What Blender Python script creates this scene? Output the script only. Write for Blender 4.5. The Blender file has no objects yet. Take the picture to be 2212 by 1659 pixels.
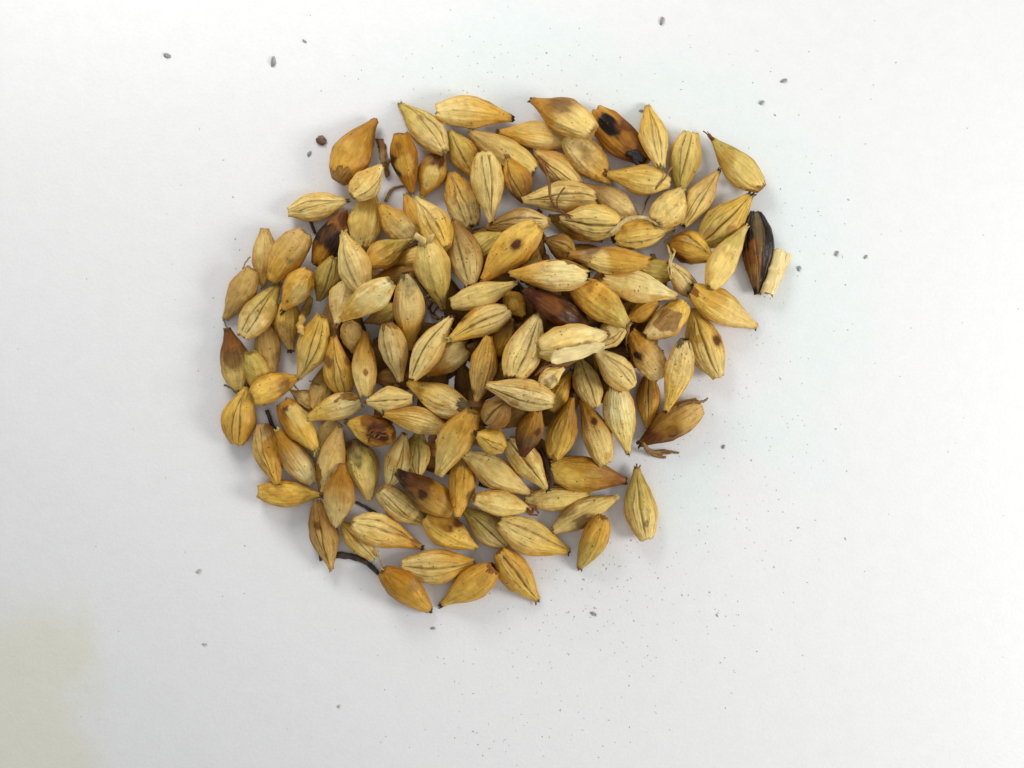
import bpy, math, random
import numpy as np
from mathutils import Vector, Matrix, Euler

# ------------------------------------------------------------------ camera, world, lamps, exposure
# one Blender unit is one centimetre of the real place
S = 12.5 / 2212.0            # centimetres per unit of the measured overview
CAM_H = 18.0
sc = bpy.context.scene
cam_d = bpy.data.cameras.new("camera"); cam = bpy.data.objects.new("camera", cam_d)
sc.collection.objects.link(cam); sc.camera = cam
cam.location = (0, 0, CAM_H); cam.rotation_euler = (0, 0, 0)
cam_d.sensor_width = 36.0; cam_d.lens = 36.0 * CAM_H / 12.5
cam_d.clip_start = 0.5; cam_d.clip_end = 400
cam_d.dof.use_dof = True; cam_d.dof.focus_distance = CAM_H - 0.75; cam_d.dof.aperture_fstop = 0.8

world = bpy.data.worlds.new("World"); sc.world = world; world.use_nodes = True
bg = world.node_tree.nodes["Background"]
bg.inputs[0].default_value = (0.985, 0.99, 1.0, 1); bg.inputs[1].default_value = 0.465

def area(name, loc, size, power, col, target=(0, 0, 0)):
    d = bpy.data.lights.new(name, 'AREA'); d.shape = 'DISK'; d.size = size; d.energy = power; d.color = col
    o = bpy.data.objects.new(name, d); sc.collection.objects.link(o); o.location = loc
    o.rotation_euler = (Vector(target) - Vector(loc)).to_track_quat('-Z', 'Y').to_euler()
    return o
area("lamp_right", (18.2, -2.4, 11.4), 8.0, 2530, (1.0, 0.985, 0.96))
area("fill_top_left", (-5.7, 13.2, 8.6), 7.0, 1270, (1.0, 0.99, 0.97))  # added fill lamp, placed to brighten the upper left of the sheet

sc.view_settings.view_transform = 'Standard'; sc.view_settings.look = 'None'
sc.view_settings.exposure = 0.05; sc.view_settings.gamma = 1.0
sc.render.resolution_x = 1024; sc.render.resolution_y = 768
sc.cycles.max_bounces = 8; sc.cycles.diffuse_bounces = 4

RNG = np.random.RandomState(7)
random.seed(7)

def lin(c):
    c = np.array(c, float) / 255.0
    return np.where(c <= 0.04045, c / 12.92, ((c + 0.055) / 1.055) ** 2.4)
PAL = {k: lin(v) for k, v in dict(
    P=(230, 201, 128), Y=(220, 180, 84), G=(207, 160, 68), A=(172, 122, 36), T=(201, 165, 98),
    O=(194, 170, 88), D=(216, 189, 126), W=(240, 218, 156), B=(82, 42, 16), K=(26, 19, 18),
    M=(66, 27, 15), R=(136, 84, 32), N=(150, 110, 54), L=(228, 199, 120), g=(104, 92, 62)).items()}

# ------------------------------------------------------------------ measured grains
# (pointed end x, y, blunt end x, y, width, layer, face, roll, shape, colour at point, colour at blunt end, options, label)
# face: c crease side up, d rounded back up
GR = [
# ---- upper left
(808,261,733,392,86,1,'d',-10,'s','A','G',dict(tip='d',bare=.17,barec='N',sat=1),"fat amber grain with brown blunt end, left of the two at the upper left rim"),
(866,224,959,330,68,1,'c',8,'s','O','D',dict(spots=[(905,262,10,'N',.6)],tip='g'),"olive grey creased grain tilted down right at the top left corner of the pile"),
(1102,254,945,242,69,0,'d',0,'t','G','P',dict(tip='K',wr=.4,sat=1),"long pale grain lying sideways at the top with a dark twisted tip on its right"),
(1081,284,1217,307,62,1,'d',6,'s','G','P',dict(spots=[(1120,282,9,'O',.5)],sk=.3,tip='g'),"straw grain with whitish blunt end lying below the brown stained one at the top"),
(1153,212,1277,290,82,2,'d',-12,'s','A','P',dict(spots=[(1215,232,24,'B',.55),(1175,262,26,'A',.8)],tip='B'),"big grain stained brown towards its upper left point, at the top centre"),
(1398,352,1284,243,74,0,'d',0,'r','R','G',dict(spots=[(1321,272,23,'K',1.0),(1352,268,14,'B',.8),(1390,300,30,'B',.5),(1362,330,13,'B',.4)],germ='K',sat=1),"amber grain with a large black scorched hole at the top"),
(1402,228,1424,361,60,1,'c',-6,'n','Y','P',dict(band='g',tip='Y',ragB=1),"pale upright grain with an open split crease right of the black holed one"),
(1470,410,1491,289,66,1,'c',12,'t','O','L',dict(),"upright creased grain with a flat cut top near the upper right rim"),
(1543,303,1643,407,68,0,'d',8,'s','O','L',dict(bare=.11,barec='N',tip='R',tipl=28,spots=[(1570,345,22,'A',.5)]),"golden grain lying apart at the upper right with a frayed brown tip"),
(888,411,868,292,62,1,'d',14,'t','A','A',dict(spots=[(855,355,22,'K',.9),(866,310,8,'B',.4),(880,350,20,'G',.9)],sat=1),"shiny amber grain with a dark scorch on its left side near the top left"),
(913,421,950,330,62,0,'d',-16,'s','A','Y',dict(spots=[(946,345,20,'B',.95),(922,343,16,'N',.7),(930,380,20,'L',.7)],sat=1),"yellowish grain with a brown smudge at its top, right of the shiny amber one"),
(973,284,1025,378,60,0,'c',-14,'n','O','G',dict(),"small creased grain below the left end of the long pale top grain"),
(1019,287,1151,371,72,1,'d',4,'t','T','L',dict(),"long smooth straw grain running down right under a creased one"),
(1061,479,1046,330,70,3,'c',-10,'s','P','P',dict(),"pale upright creased grain standing over its neighbours at the top centre"),
(976,375,1016,488,70,2,'c',-6,'r','G','P',dict(),"broad upright pale grain with a double crease left of the tall pale one"),
(1097,346,1135,432,60,2,'c',-20,'n','G','N',dict(tip='N'),"split grain with a yellow edge just right of the tall pale creased one"),
(1157,330,1250,400,62,1,'c',-30,'n','T','P',dict(tip='N',spots=[(1162,352,18,'R',.6)]),"grain with a reddish brown fibrous left edge near the top centre"),
(1320,390,1224,295,74,1,'d',10,'r','G','D',dict(wr=1,spots=[(1255,330,20,'N',.4)]),"wrinkled tan grain lying below the big brown stained one"),
(1313,376,1446,394,66,2,'d',-6,'s','Y','L',dict(sat=1,tip='N',sk=.4),"smooth yellow grain with a fibre across its right half"),
(1131,432,1284,428,66,3,'c',2,'t','P','D',dict(sk=.8),"pale speckled grain lying flat with orange fibres crossing its left half"),
(1252,400,1373,478,64,2,'d',0,'s','N','D',dict(sk=.8),"speckled brownish grain tucked right of the pale one with orange fibres"),
(1186,468,1300,516,52,0,'d',30,'n','O','G',dict(),"olive grain mostly hidden under the pale creased pair at the centre top"),
(1213,472,1338,486,75,3,'c',-4,'s','P','L',dict(tip='R',deep=1),"plump pale grain with one deep horizontal crease left of the hooded grain"),
(1053,488,1183,484,70,1,'c',-6,'n','N','D',dict(sk=.6,spots=[(1120,470,22,'N',.5)]),"brownish creased grain lying above the big brown spotted grain"),
(1045,603,1161,490,82,4,'d',10,'s','G','Y',dict(spots=[(1124,531,11,'B',1)],sk=1,sat=1),"big golden speckled grain with one round brown spot"),
(980,479,1017,614,74,2,'c',-4,'n','N','D',dict(sk=1,spots=[(1020,543,6,'N',.7)]),"speckled upright creased grain left of the big brown spotted one"),
(1085,506,1020,560,66,1,'d',0,'s','O','O',dict(sat=1),"olive green smooth grain peeping between two speckled grains"),
(806,405,784,542,74,1,'d',0,'s','Y','L',dict(sat=1,bare=.06,barec='N'),"upright yellow grain with a dull point under the small square topped one"),
(823,358,764,425,62,2,'c',34,'t','P','P',dict(),"small pale grain with a squared upper right end at the upper left rim"),
(746,434,625,458,58,2,'c',-6,'n','P','P',dict(tip='g'),"pale grain lying sideways alone at the upper left edge of the pile"),
(743,455,688,573,76,0,'d',10,'s','R','A',dict(spots=[(705,512,30,'K',1),(725,530,26,'K',.9),(740,470,16,'B',.9),(690,552,18,'A',.9)],sk=.5),"scorched brown grain with a large black patch at the upper left"),
(740,506,786,628,74,3,'c',-12,'s','P','D',dict(tip='O',deep=1,spots=[(790,600,14,'T',.5)]),"whitish creased grain leaning over the scorched one at the left"),
(822,444,892,521,64,1,'d',10,'r','G','P',dict(sk=.6,spots=[(880,500,22,'D',.8)]),"tan grain with a rough whitish lower right half, right of the upright yellow one"),
(876,420,925,520,50,0,'d',0,'n','G','G',dict(),"thin strip of a gold grain hidden behind a grey creased one"),
(897,427,964,537,68,2,'c',6,'s','P','Y',dict(sk=.9,spots=[(948,470,14,'T',.6)]),"speckled grey and gold creased grain at the upper left centre"),
(877,520,797,572,66,2,'d',-6,'s','O','G',dict(tip='D',sat=1),"golden grain with a pale square point at its right, left of the centre top"),
(847,570,945,548,50,1,'d',20,'n','G','P',dict(),"small pale wedge of a grain under the large olive one"),
(955,661,925,527,80,3,'d',-8,'s','O','L',dict(sk=.5,awn=1,roots=[[(925,640),(935,655),(928,672),(945,690),(962,684),(975,678)],[(930,648),(950,662),(940,676),(955,694)],[(940,630),(955,650),(958,668),(970,672)],[(918,640),(928,668),(945,684)]],rootc='N'),"large olive yellow grain with a tuft of dried brown rootlets at its lower tip"),
(884,752,878,594,70,3,'d',4,'n','G','D',dict(sk=1,spots=[(884,612,16,'g',.7),(880,665,20,'D',.7)],bare=.08,barec='g'),"tall tan grain with black dots and a mouldy top left of the centre"),
(800,606,897,588,52,1,'d',0,'n','A','N',dict(spots=[(862,600,14,'g',.7)]),"dark amber grain arching behind the bright yellow one"),
(790,694,868,664,46,1,'d',0,'n','N','O',dict(sk=.4),"narrow olive grain shadowed beneath the bright yellow one"),
(736,687,845,612,66,4,'d',-4,'t','Y','W',dict(warm=1,sk=.3,sat=1),"bright yellow smooth grain with a cream cut end left of the centre"),
(730,700,744,612,60,1,'d',0,'s','D','D',dict(spots=[(722,665,14,'g',.3)]),"dusty grey brown grain left of the bright yellow one"),
(686,647,722,560,54,1,'c',0,'n','O','O',dict(),"dull olive creased grain between the scorched one and the dusty grey one"),
(586,606,661,504,74,1,'d',0,'r','G','T',dict(spots=[(624,563,7,'g',.9),(632,560,5,'g',.7)],sat=1),"plump plain gold grain with a small dark mark at the left rim"),
(567,615,572,496,56,0,'d',0,'n','T','T',dict(spots=[(572,530,24,'P',.6)],fib=[[(541,556),(525,581)]]),"upright tan grain with a whitish middle at the far upper left rim"),
(484,686,549,585,60,1,'d',0,'t','T','T',dict(),"plain tan grain leaning right at the far left rim"),
(596,618,528,726,70,2,'c',10,'t','O','D',dict(),"dusty pale grain below and right of the plain tan one at the left rim"),
(612,668,668,585,64,3,'d',0,'s','G','G',dict(spots=[(650,630,24,'P',.7),(620,650,5,'g',.8)],sat=1),"gold grain with a pale oval patch and a black dot near the left rim"),
(627,753,622,652,62,1,'d',0,'s','T','Y',dict(sk=.3,sat=1),"smooth straw grain standing under the gold one with a pale patch"),
(642,814,699,686,70,4,'c',-26,'n','L','Y',dict(sat=1,tip=None),"long pale gold grain with an off centre crease at the left of the pile"),
(762,760,755,698,52,1,'d',0,'r','T','T',dict(),"small round tan grain end showing between golden neighbours"),
(725,730,742,853,62,3,'c',-2,'s','G','Y',dict(spots=[(707,776,9,'B',.6),(752,772,10,'R',.7)],sat=1,sk=.4),"golden creased grain with two brown smudges beside its crease"),
(790,718,792,854,56,3,'d',-10,'t','A','P',dict(spots=[(795,805,7,'R',.8)]),"slim grain, amber above and cream below, beside the two smudged one"),
(863,822,838,700,64,3,'c',24,'s','D','D',dict(sk=.4,bare=.1,barec='N'),"dusty pale upright grain with a wrinkled left edge in the left middle"),
(973,689,892,817,62,4,'c',-6,'n','P','P',dict(sk=1,deep=1),"pale straight creased grain pointing up right at the centre left"),
(922,808,1008,752,62,1,'d',0,'r','A','D',dict(sk=.5,spots=[(990,770,22,'D',.6)]),"amber grain with a grey freckled top behind the pale straight creased one"),
(976,732,1096,672,66,4,'c',-14,'t','Y','D',dict(spots=[(1000,692,10,'B',.8),(1018,712,9,'N',.8),(1013,678,12,'A',.8)],sk=.7,sat=1),"yellow grain with ragged brown burn marks at the very centre"),
(1111,613,978,655,54,4,'d',-20,'t','L','P',dict(tip='P'),"pale grain cut flat at its left end just above the burn marked one"),
(1104,590,1267,598,72,4,'d',4,'s','G','W',dict(sk=.4,bareS=1),"long cream grain with a gold left point above the mahogany one"),
(1132,682,1094,632,52,2,'d',10,'n','G','G',dict(),"small gold grain end with a loose fibre right of the flat cut pale one"),
(1133,630,1264,700,70,2,'d',0,'s','M','M',dict(spots=[(1180,660,26,'R',.5),(1235,680,30,'K',.6),(1215,650,20,'K',.5)],gloss=1),"glossy dark mahogany grain in the middle of the pile"),
(1352,700,1243,618,80,3,'d',-6,'r','O','G',dict(sk=.3,sat=1),"broad olive gold grain right of the mahogany one"),
(1459,637,1300,600,74,3,'d',-22,'s','W','P',dict(sk=.4,wr=.5),"big pale ridged grain pointing right at the centre right"),
(1307,722,1165,755,78,4,'d',0,'r','W','P',dict(flap=1,tip='R'),"cream white grain with a long husk flap along its lower side"),
(1161,684,1108,815,76,2,'c',24,'r','D','P',dict(sk=1),"wide dusty ribbed grain below the mahogany one"),
(1105,690,1072,768,54,0,'d',0,'s','N','A',dict(),"shadowed brown grain between the burn marked and the dusty ribbed ones"),
(1030,866,1054,730,63,2,'d',0,'n','T','G',dict(sk=.6,fine=1,spots=[(1022,848,7,'B',.7)]),"tan finely striped upright grain below the very centre"),
(882,828,1012,888,70,3,'d',-6,'s','Y','D',dict(sk=.8,bare=.12,barec='g',sat=1),"wide grain, yellow at left and mouldy grey at its ragged right end"),
(1053,832,1193,866,66,4,'c',-18,'s','D','D',dict(sk=1,spots=[(1112,868,8,'N',.7)],deep=1),"grey speckled creased grain with a brown dimple below the centre"),
(793,868,891,861,58,1,'c',0,'n','P','P',dict(tip='R'),"small flat lying creased grain beside the yellow ragged one at the lower left"),
(667,903,777,867,60,3,'d',0,'t','Y','W',dict(bareS=1,tip=None,sat=1),"lemon cream grain with a ragged brown right end at the lower left"),
(752,914,850,940,68,1,'d',0,'r','Y','A',dict(spots=[(825,925,20,'B',1),(800,905,14,'R',.9),(838,940,12,'M',.9)],torn=1),"torn grain with a reddish brown hollow on its right half"),
(832,896,957,924,58,3,'d',-10,'s','G','P',dict(sk=.7,wr=.5,fine=1),"tan ribbed grain pointing left below the wide mouldy ended one"),
(948,1025,1022,893,76,4,'d',10,'t','L','G',dict(sat=1,sk=.3),"large smooth olive gold grain standing near the lower centre"),
(1098,864,1053,914,66,1,'c',0,'r','N','N',dict(deep=1,sk=.8),"shadowed brown deeply creased grain end near the lower centre"),
(1030,938,1087,968,54,4,'c',-14,'r','Y','Y',dict(tip='M',sat=1),"smallest round gold grain with a dark red tip at the lower centre"),
(1130,985,1160,886,60,2,'d',-12,'n','M','A',dict(spots=[(1140,950,15,'g',.8),(1158,925,8,'M',.8),(1135,975,12,'B',.6)],sat=1),"amber grain split open over a grey mouldy patch"),
(1234,860,1200,988,66,2,'d',-10,'s','A','Y',dict(fine=1,sat=1,bare=.06,barec='N'),"amber grain with streaked husk standing left of the red streaked one"),
(1255,864,1308,1000,66,2,'d',0,'s','A','P',dict(spots=[(1277,908,7,'M',.9),(1268,890,6,'R',.8)],sk=1,sat=1),"grain with a dark red streak and a freckled lower half"),
(1359,976,1327,831,68,2,'d',0,'s','L','W',dict(tip='R',bare=.1,barec='N',sk=.8),"brightest cream grain with a brown cap at the top, at the right side"),
(1252,772,1286,878,58,3,'c',0,'n','L','P',dict(deep=1),"pale creased grain with splayed husk tips above the brightest cream one"),
(1288,760,1366,834,64,2,'c',16,'r','D','P',dict(tip='g',sk=.5),"plump creased grain with a fuzzy grey tip right of centre"),
(1362,717,1430,812,68,2,'d',0,'r','A','D',dict(wr=1,spots=[(1372,765,8,'K',.9)],sk=.6),"lumpy wrinkled grain with a dark brown hole at the right"),
(1393,725,1482,660,68,2,'d',0,'r','D','Y',dict(patch=(1432,690,24,'N'),sat=1),"round grain with a peeled brown window in its husk at the right"),
(1637,702,1489,628,72,2,'d',-6,'s','P','Y',dict(tip='B',spots=[(1530,635,26,'G',.8)],sat=1,bare=.06,barec='R'),"smooth golden grain jutting out at the right rim with a brown point"),
(1498,669,1551,812,76,1,'c',-6,'n','Y','P',dict(spots=[(1549,735,11,'B',.9),(1510,735,10,'A',.8)],deep=1),"large creased grain with a dark spot at the right rim below the smooth golden one"),
(1443,884,1475,736,64,2,'d',16,'s','Y','D',dict(wr=1,sk=.8,bare=.08,barec='g'),"long wrinkled pale grain pointing down at the right side"),
(1400,923,1400,808,50,0,'c',6,'n','G','A',dict(linec='M',bare=0,sat=1),"narrow amber grain with a red crease at the right"),
(1386,957,1510,878,72,0,'d',0,'t','B','T',dict(spots=[(1450,930,13,'K',.9),(1440,900,40,'A',.5),(1405,950,20,'B',.6)],sk=.8,roots=[[(1463,876),(1490,868),(1510,868),(1527,861)],[(1390,962),(1410,975),(1440,974),(1467,979)],[(1392,966),(1415,984),(1438,988)],[(1388,955),(1400,976),(1425,980),(1450,978)]],rootc='N',rootr=.024),"tan grain with a blue black spot and dark curled rootlets at the lower right rim"),
# ---- upper right block
(1453,492,1325,516,64,2,'c',24,'s','L','Y',dict(tip='N',bareS=1),"hooded pale grain pointing right with a grey fibrous cap on it"),
(1472,410,1416,482,74,2,'d',0,'r','P','L',dict(sk=.5),"pale smooth grain with a white sliver at its top right"),
(1551,371,1477,485,54,1,'c',0,'n','T','L',dict(),"two toned narrow grain pointing up right near the upper right rim"),
(1619,424,1517,525,78,1,'c',-4,'s','Y','O',dict(spots=[(1530,505,14,'N',.7),(1580,500,12,'R',.6),(1500,515,12,'g',.5)],deep=1,fine=1),"large streaky olive creased grain beside the black one"),
(1533,560,1455,524,68,1,'c',-30,'r','Y','A',dict(spots=[(1470,553,16,'B',.8),(1475,518,14,'A',.8)],roots=[[(1452,508),(1442,540),(1448,570),(1450,600)],[(1438,518),(1443,560),(1455,590)],[(1447,512),(1451,550),(1443,585),(1452,606)]],rootc='P',sat=1),"round amber brown grain with pale dried rootlets on its left"),
(1614,490,1531,621,64,2,'d',6,'s','D','L',dict(tip='D',spots=[(1588,512,20,'O',.8)],sat=1),"bright straw grain with a crumpled grey pointed husk at its top"),
(1637,632,1632,460,67,0,'c',0,'s','K','K',dict(spots=[(1626,565,24,'R',.8),(1625,600,20,'N',.6),(1630,530,14,'R',.8),(1628,580,10,'N',.8)],linec='N',gloss=1),"charred black grain with a rusty crease at the right rim"),
(1233,548,1399,567,64,3,'d',-8,'n','A','G',dict(spots=[(1290,570,30,'L',.8),(1262,565,14,'N',.8),(1280,533,16,'B',.7)],sat=1),"amber grain with a pale worn panel above the long cream one"),
(1180,520,1242,552,54,0,'c',0,'n','N','G',dict(),"shadowed gold brown grain left of the worn amber one"),
(1158,538,1142,600,50,0,'d',0,'s','N','O',dict(),"shadowed olive grain end right of the big golden speckled one"),
(1378,575,1460,592,52,1,'d',0,'n','O','O',dict(),"olive grain under the right end of the worn amber one"),
(1442,570,1512,640,50,1,'c',10,'n','D','D',dict(),"dusty grey creased grain between the olive and bright straw ones"),
(1352,690,1420,655,46,0,'d',0,'n','A','G',dict(roots=[[(1354,690),(1356,715),(1350,735),(1357,762)]],rootc='N'),"orange gold grain end wedged behind the round peeled one"),
(1360,698,1290,748,54,1,'c',14,'n','P','P',dict(),"pale creased grain tucked behind the cream white flapped one"),
(1218,796,1168,832,44,2,'d',0,'s','P','D',dict(sk=1,spots=[(1182,822,12,'g',.8)],roots=[[(1215,790),(1195,785),(1170,800),(1155,812)],[(1205,782),(1180,790),(1160,805)]],rootc='R'),"tiny mouldy pale grain surrounded by reddish fibres"),
(1233,804,1190,886,52,1,'d',0,'s','A','Y',dict(sk=.3),"amber yellow grain in a dark gap left of the splayed pale one"),
# ---- left rim and lower left
(587,812,574,702,56,0,'d',0,'r','T','T',dict(spots=[(602,780,16,'N',.5)]),"plain upright tan grain below the dusty pale ones at the left"),
(566,872,546,764,54,1,'d',0,'t','Y','O',dict(tip=None),"short olive yellow grain with a square top at the left rim"),
(490,711,514,843,66,0,'d',0,'s','B','L',dict(spots=[(500,775,20,'B',.6),(492,735,22,'R',.6)],fib=[[(484,688),(492,712)]]),"two coloured grain, dark red brown above and cream below, at the far left rim"),
(637,817,549,858,60,2,'d',0,'r','G','Y',dict(spots=[(605,835,16,'B',.5)],sat=1),"gold grain with a purplish smear lying over the left rim"),
(534,838,510,957,68,1,'c',-6,'s','Y','G',dict(sat=1),"golden creased grain at the far left rim, lower half of the pile"),
(600,1043,562,920,64,1,'c',26,'s','G','T',dict(spots=[(590,970,20,'A',.9),(578,935,14,'R',.5)],sat=1),"orange gold grain with an oblique crease at the lower left rim"),
(605,932,671,1040,62,1,'d',0,'t','A','W',dict(sat=1),"smooth grain shading from amber to cream right of the orange gold one"),
(683,968,611,870,62,1,'d',0,'r','Y','A',dict(spots=[(618,894,11,'M',.8),(648,900,26,'L',.7)],sat=1),"gold grain with a maroon blotch on its upper left at the lower left"),
(632,846,684,885,40,0,'d',0,'n','P','P',dict(fib=[[(634,826),(652,848)],[(668,822),(690,832)]]),"thin pale husk like grain in a gap below the long pale gold one"),
(702,790,684,884,54,0,'d',0,'t','O','T',dict(),"flat olive tan grain beneath the two smudged golden one"),
(690,972,728,912,52,0,'d',0,'t','P','P',dict(),"whitish grain end below the lemon cream one"),
(737,924,692,1061,60,2,'d',14,'n','T','P',dict(bareS=1),"pale spindle shaped grain with a loose flap at the lower left"),
(741,1004,724,1133,66,2,'d',0,'n','A','D',dict(ragB=1,tip=None),"dull straw grain with a frayed lower end at the lower left"),
(797,1078,764,952,72,1,'d',-8,'t','L','O',dict(spots=[(765,972,24,'g',.9),(755,950,14,'K',.8)],bare=.16,barec='g',sat=1),"olive yellow grain with a black mouldy top at the lower left"),
(688,1070,560,1062,60,0,'d',0,'s','Y','Y',dict(tip='N',sat=1),"yellow grain lying flat alone at the lower left rim"),
(875,938,838,1051,56,1,'c',30,'n','P','W',dict(),"cream grain standing left of the pale green creased one"),
(908,930,900,1025,60,0,'c',14,'n','O','P',dict(),"greenish pale creased grain half hidden behind the large olive gold one"),
(859,1019,976,1105,72,2,'d',0,'s','K','G',dict(spots=[(880,1030,26,'K',.9),(915,1040,26,'B',.7),(908,1065,12,'K',.8),(950,1060,22,'A',.7)],sat=1),"amber grain with a charred black upper left tip"),
(989,1113,1001,992,62,2,'d',0,'s','G','G',dict(wr=.4,bare=.18,barec='T'),"gold drop shaped grain right of the charred tipped one"),
(1140,1064,1006,980,68,2,'d',0,'n','P','P',dict(tip='N',sk=.4),"long pale grain running down right in the lower centre"),
(1180,1056,1100,950,62,1,'c',-10,'s','L','P',dict(tip='M',deep=1,bareS=1),"half peeled pale grain with a dark red husk edge at the lower centre"),
(1350,1039,1188,1010,76,1,'d',0,'s','R','Y',dict(tip='M',spots=[(1290,1025,40,'A',.5),(1250,1000,30,'A',.6)],sat=1),"large amber yellow grain with a dark red tip at the lower right"),
(1268,1068,1136,1078,56,0,'d',0,'n','L','P',dict(),"pale plain grain under the large amber yellow one"),
(1143,1103,1027,1075,58,2,'d',0,'s','L','P',dict(tip='R',roots=[[(1140,1098),(1150,1105),(1155,1098),(1163,1108)],[(1138,1104),(1148,1110),(1160,1112)],[(1141,1095),(1152,1096),(1160,1102)],[(1137,1090),(1147,1092),(1158,1094)]],rootc='R',sk=.4),"pale grain with a tuft of brown rootlets at its right tip"),
(1327,1077,1197,1145,62,0,'d',0,'n','L','P',dict(tip='D',spots=[(1257,1130,15,'B',.6),(1222,1100,18,'N',.7)]),"pale grain with a brown smudge below and a forked tip at the lower right"),
(1255,1226,1300,1116,60,0,'d',0,'r','O','G',dict(tip='N',sat=1),"gold upright grain lowest at the right bottom rim"),
(1376,1016,1395,1162,68,0,'c',-4,'t','O','P',dict(tip='N',spots=[(1396,1132,6,'g',.9),(1404,1106,4,'g',.6)]),"pale upright creased grain lying apart at the lower right"),
(915,1130,824,1058,60,1,'c',6,'r','L','D',dict(wr=1),"finely wrinkled creased grain below the charred tipped one"),
(1028,1183,921,1116,70,1,'d',0,'s','Y','Y',dict(spots=[(966,1138,11,'B',.9),(990,1127,13,'B',.9),(950,1120,26,'A',.7)],sat=1),"yellow grain with two brown burn spots near the bottom"),
(1000,1100,1094,1180,60,0,'c',-2,'n','O','D',dict(deep=1),"olive creased grain right of the yellow one with two burn spots"),
(1226,1192,1080,1126,74,1,'c',-20,'s','Y','P',dict(tip='B'),"large pale creased grain with a dark right tip near the bottom"),
(905,1182,765,1128,68,1,'c',-14,'s','G','P',dict(tip='B',wr=.5,spots=[(895,1176,10,'R',.7)]),"golden creased grain with a dark red right tip at the bottom left"),
(735,1128,808,1206,50,0,'c',0,'n','Y','L',dict(),"narrow yellow creased grain under the left end of another at the bottom left"),
(715,1226,684,1084,60,0,'c',16,'n','T','N',dict(spots=[(687,1135,8,'B',.7),(695,1110,20,'N',.6)]),"brownish grain pointing straight down at the bottom left rim"),
(1021,1214,873,1222,74,0,'c',0,'n','G','P',dict(tip='N',sk=.4),"fat ribbed grain lying flat at the bottom rim"),
(926,1319,829,1232,68,0,'d',0,'r','G','A',dict(tip='B',spots=[(895,1258,14,'N',.5)],sat=1),"dark amber grain leftmost of the three lowest grains"),
(955,1308,1068,1224,72,0,'d',0,'s','Y','G',dict(tip='B',bare=.1,barec='R',spots=[(1045,1245,16,'N',.4)],sat=1),"gold grain with a brown rounded upper end, middle of the three lowest grains"),
(1159,1296,1080,1192,66,0,'c',-6,'s','Y','G',dict(tip='N',deep=1,sat=1),"gold creased grain rightmost of the three lowest grains"),
]
# added filler grains, gap shade put into their colour: nothing tells them apart
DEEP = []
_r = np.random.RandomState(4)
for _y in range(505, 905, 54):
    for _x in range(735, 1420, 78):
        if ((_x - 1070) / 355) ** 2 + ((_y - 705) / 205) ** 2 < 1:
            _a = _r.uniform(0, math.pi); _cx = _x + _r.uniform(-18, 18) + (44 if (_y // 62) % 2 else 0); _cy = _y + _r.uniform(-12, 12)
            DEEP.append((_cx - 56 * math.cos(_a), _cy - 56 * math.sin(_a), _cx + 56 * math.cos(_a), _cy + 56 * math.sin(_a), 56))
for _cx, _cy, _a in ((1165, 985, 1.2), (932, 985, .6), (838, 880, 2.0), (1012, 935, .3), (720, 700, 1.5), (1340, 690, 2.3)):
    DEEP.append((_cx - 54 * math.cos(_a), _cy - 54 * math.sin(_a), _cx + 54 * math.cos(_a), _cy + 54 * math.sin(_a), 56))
DEEP_LABEL = "filler grain added deep in a gap, shade put into its brown colour"
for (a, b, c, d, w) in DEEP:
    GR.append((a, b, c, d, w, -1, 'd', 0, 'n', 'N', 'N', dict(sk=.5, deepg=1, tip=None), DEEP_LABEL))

# ------------------------------------------------------------------ small numeric noise
def h2(ix, iy, seed):
    n = (ix.astype(np.int64) * 374761393 + iy.astype(np.int64) * 668265263 + seed * 982451653) & 0x7fffffff
    n = ((n ^ (n >> 13)) * 1274126177) & 0x7fffffff
    n = n ^ (n >> 16)
    return (n & 0xffff) / 65535.0 * 2 - 1
def noise(x, y, seed=0):
    x0 = np.floor(x); y0 = np.floor(y); fx = x - x0; fy = y - y0
    fx = fx * fx * (3 - 2 * fx); fy = fy * fy * (3 - 2 * fy)
    a = h2(x0, y0, seed); b = h2(x0 + 1, y0, seed); c = h2(x0, y0 + 1, seed); d = h2(x0 + 1, y0 + 1, seed)
    return (a * (1 - fx) + b * fx) * (1 - fy) + (c * (1 - fx) + d * fx) * fy
def fbm(x, y, seed=0):
    return noise(x, y, seed) * .6 + noise(x * 2.1, y * 2.1, seed + 5) * .3 + noise(x * 4.3, y * 4.3, seed + 9) * .15
def ss(a, b, x):
    t = np.clip((x - a) / (b - a), 0, 1); return t * t * (3 - 2 * t)

# ------------------------------------------------------------------ materials
def new_mat(name):
    m = bpy.data.materials.new(name); m.use_nodes = True
    nt = m.node_tree; return m, nt, nt.nodes["Principled BSDF"]

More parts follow.
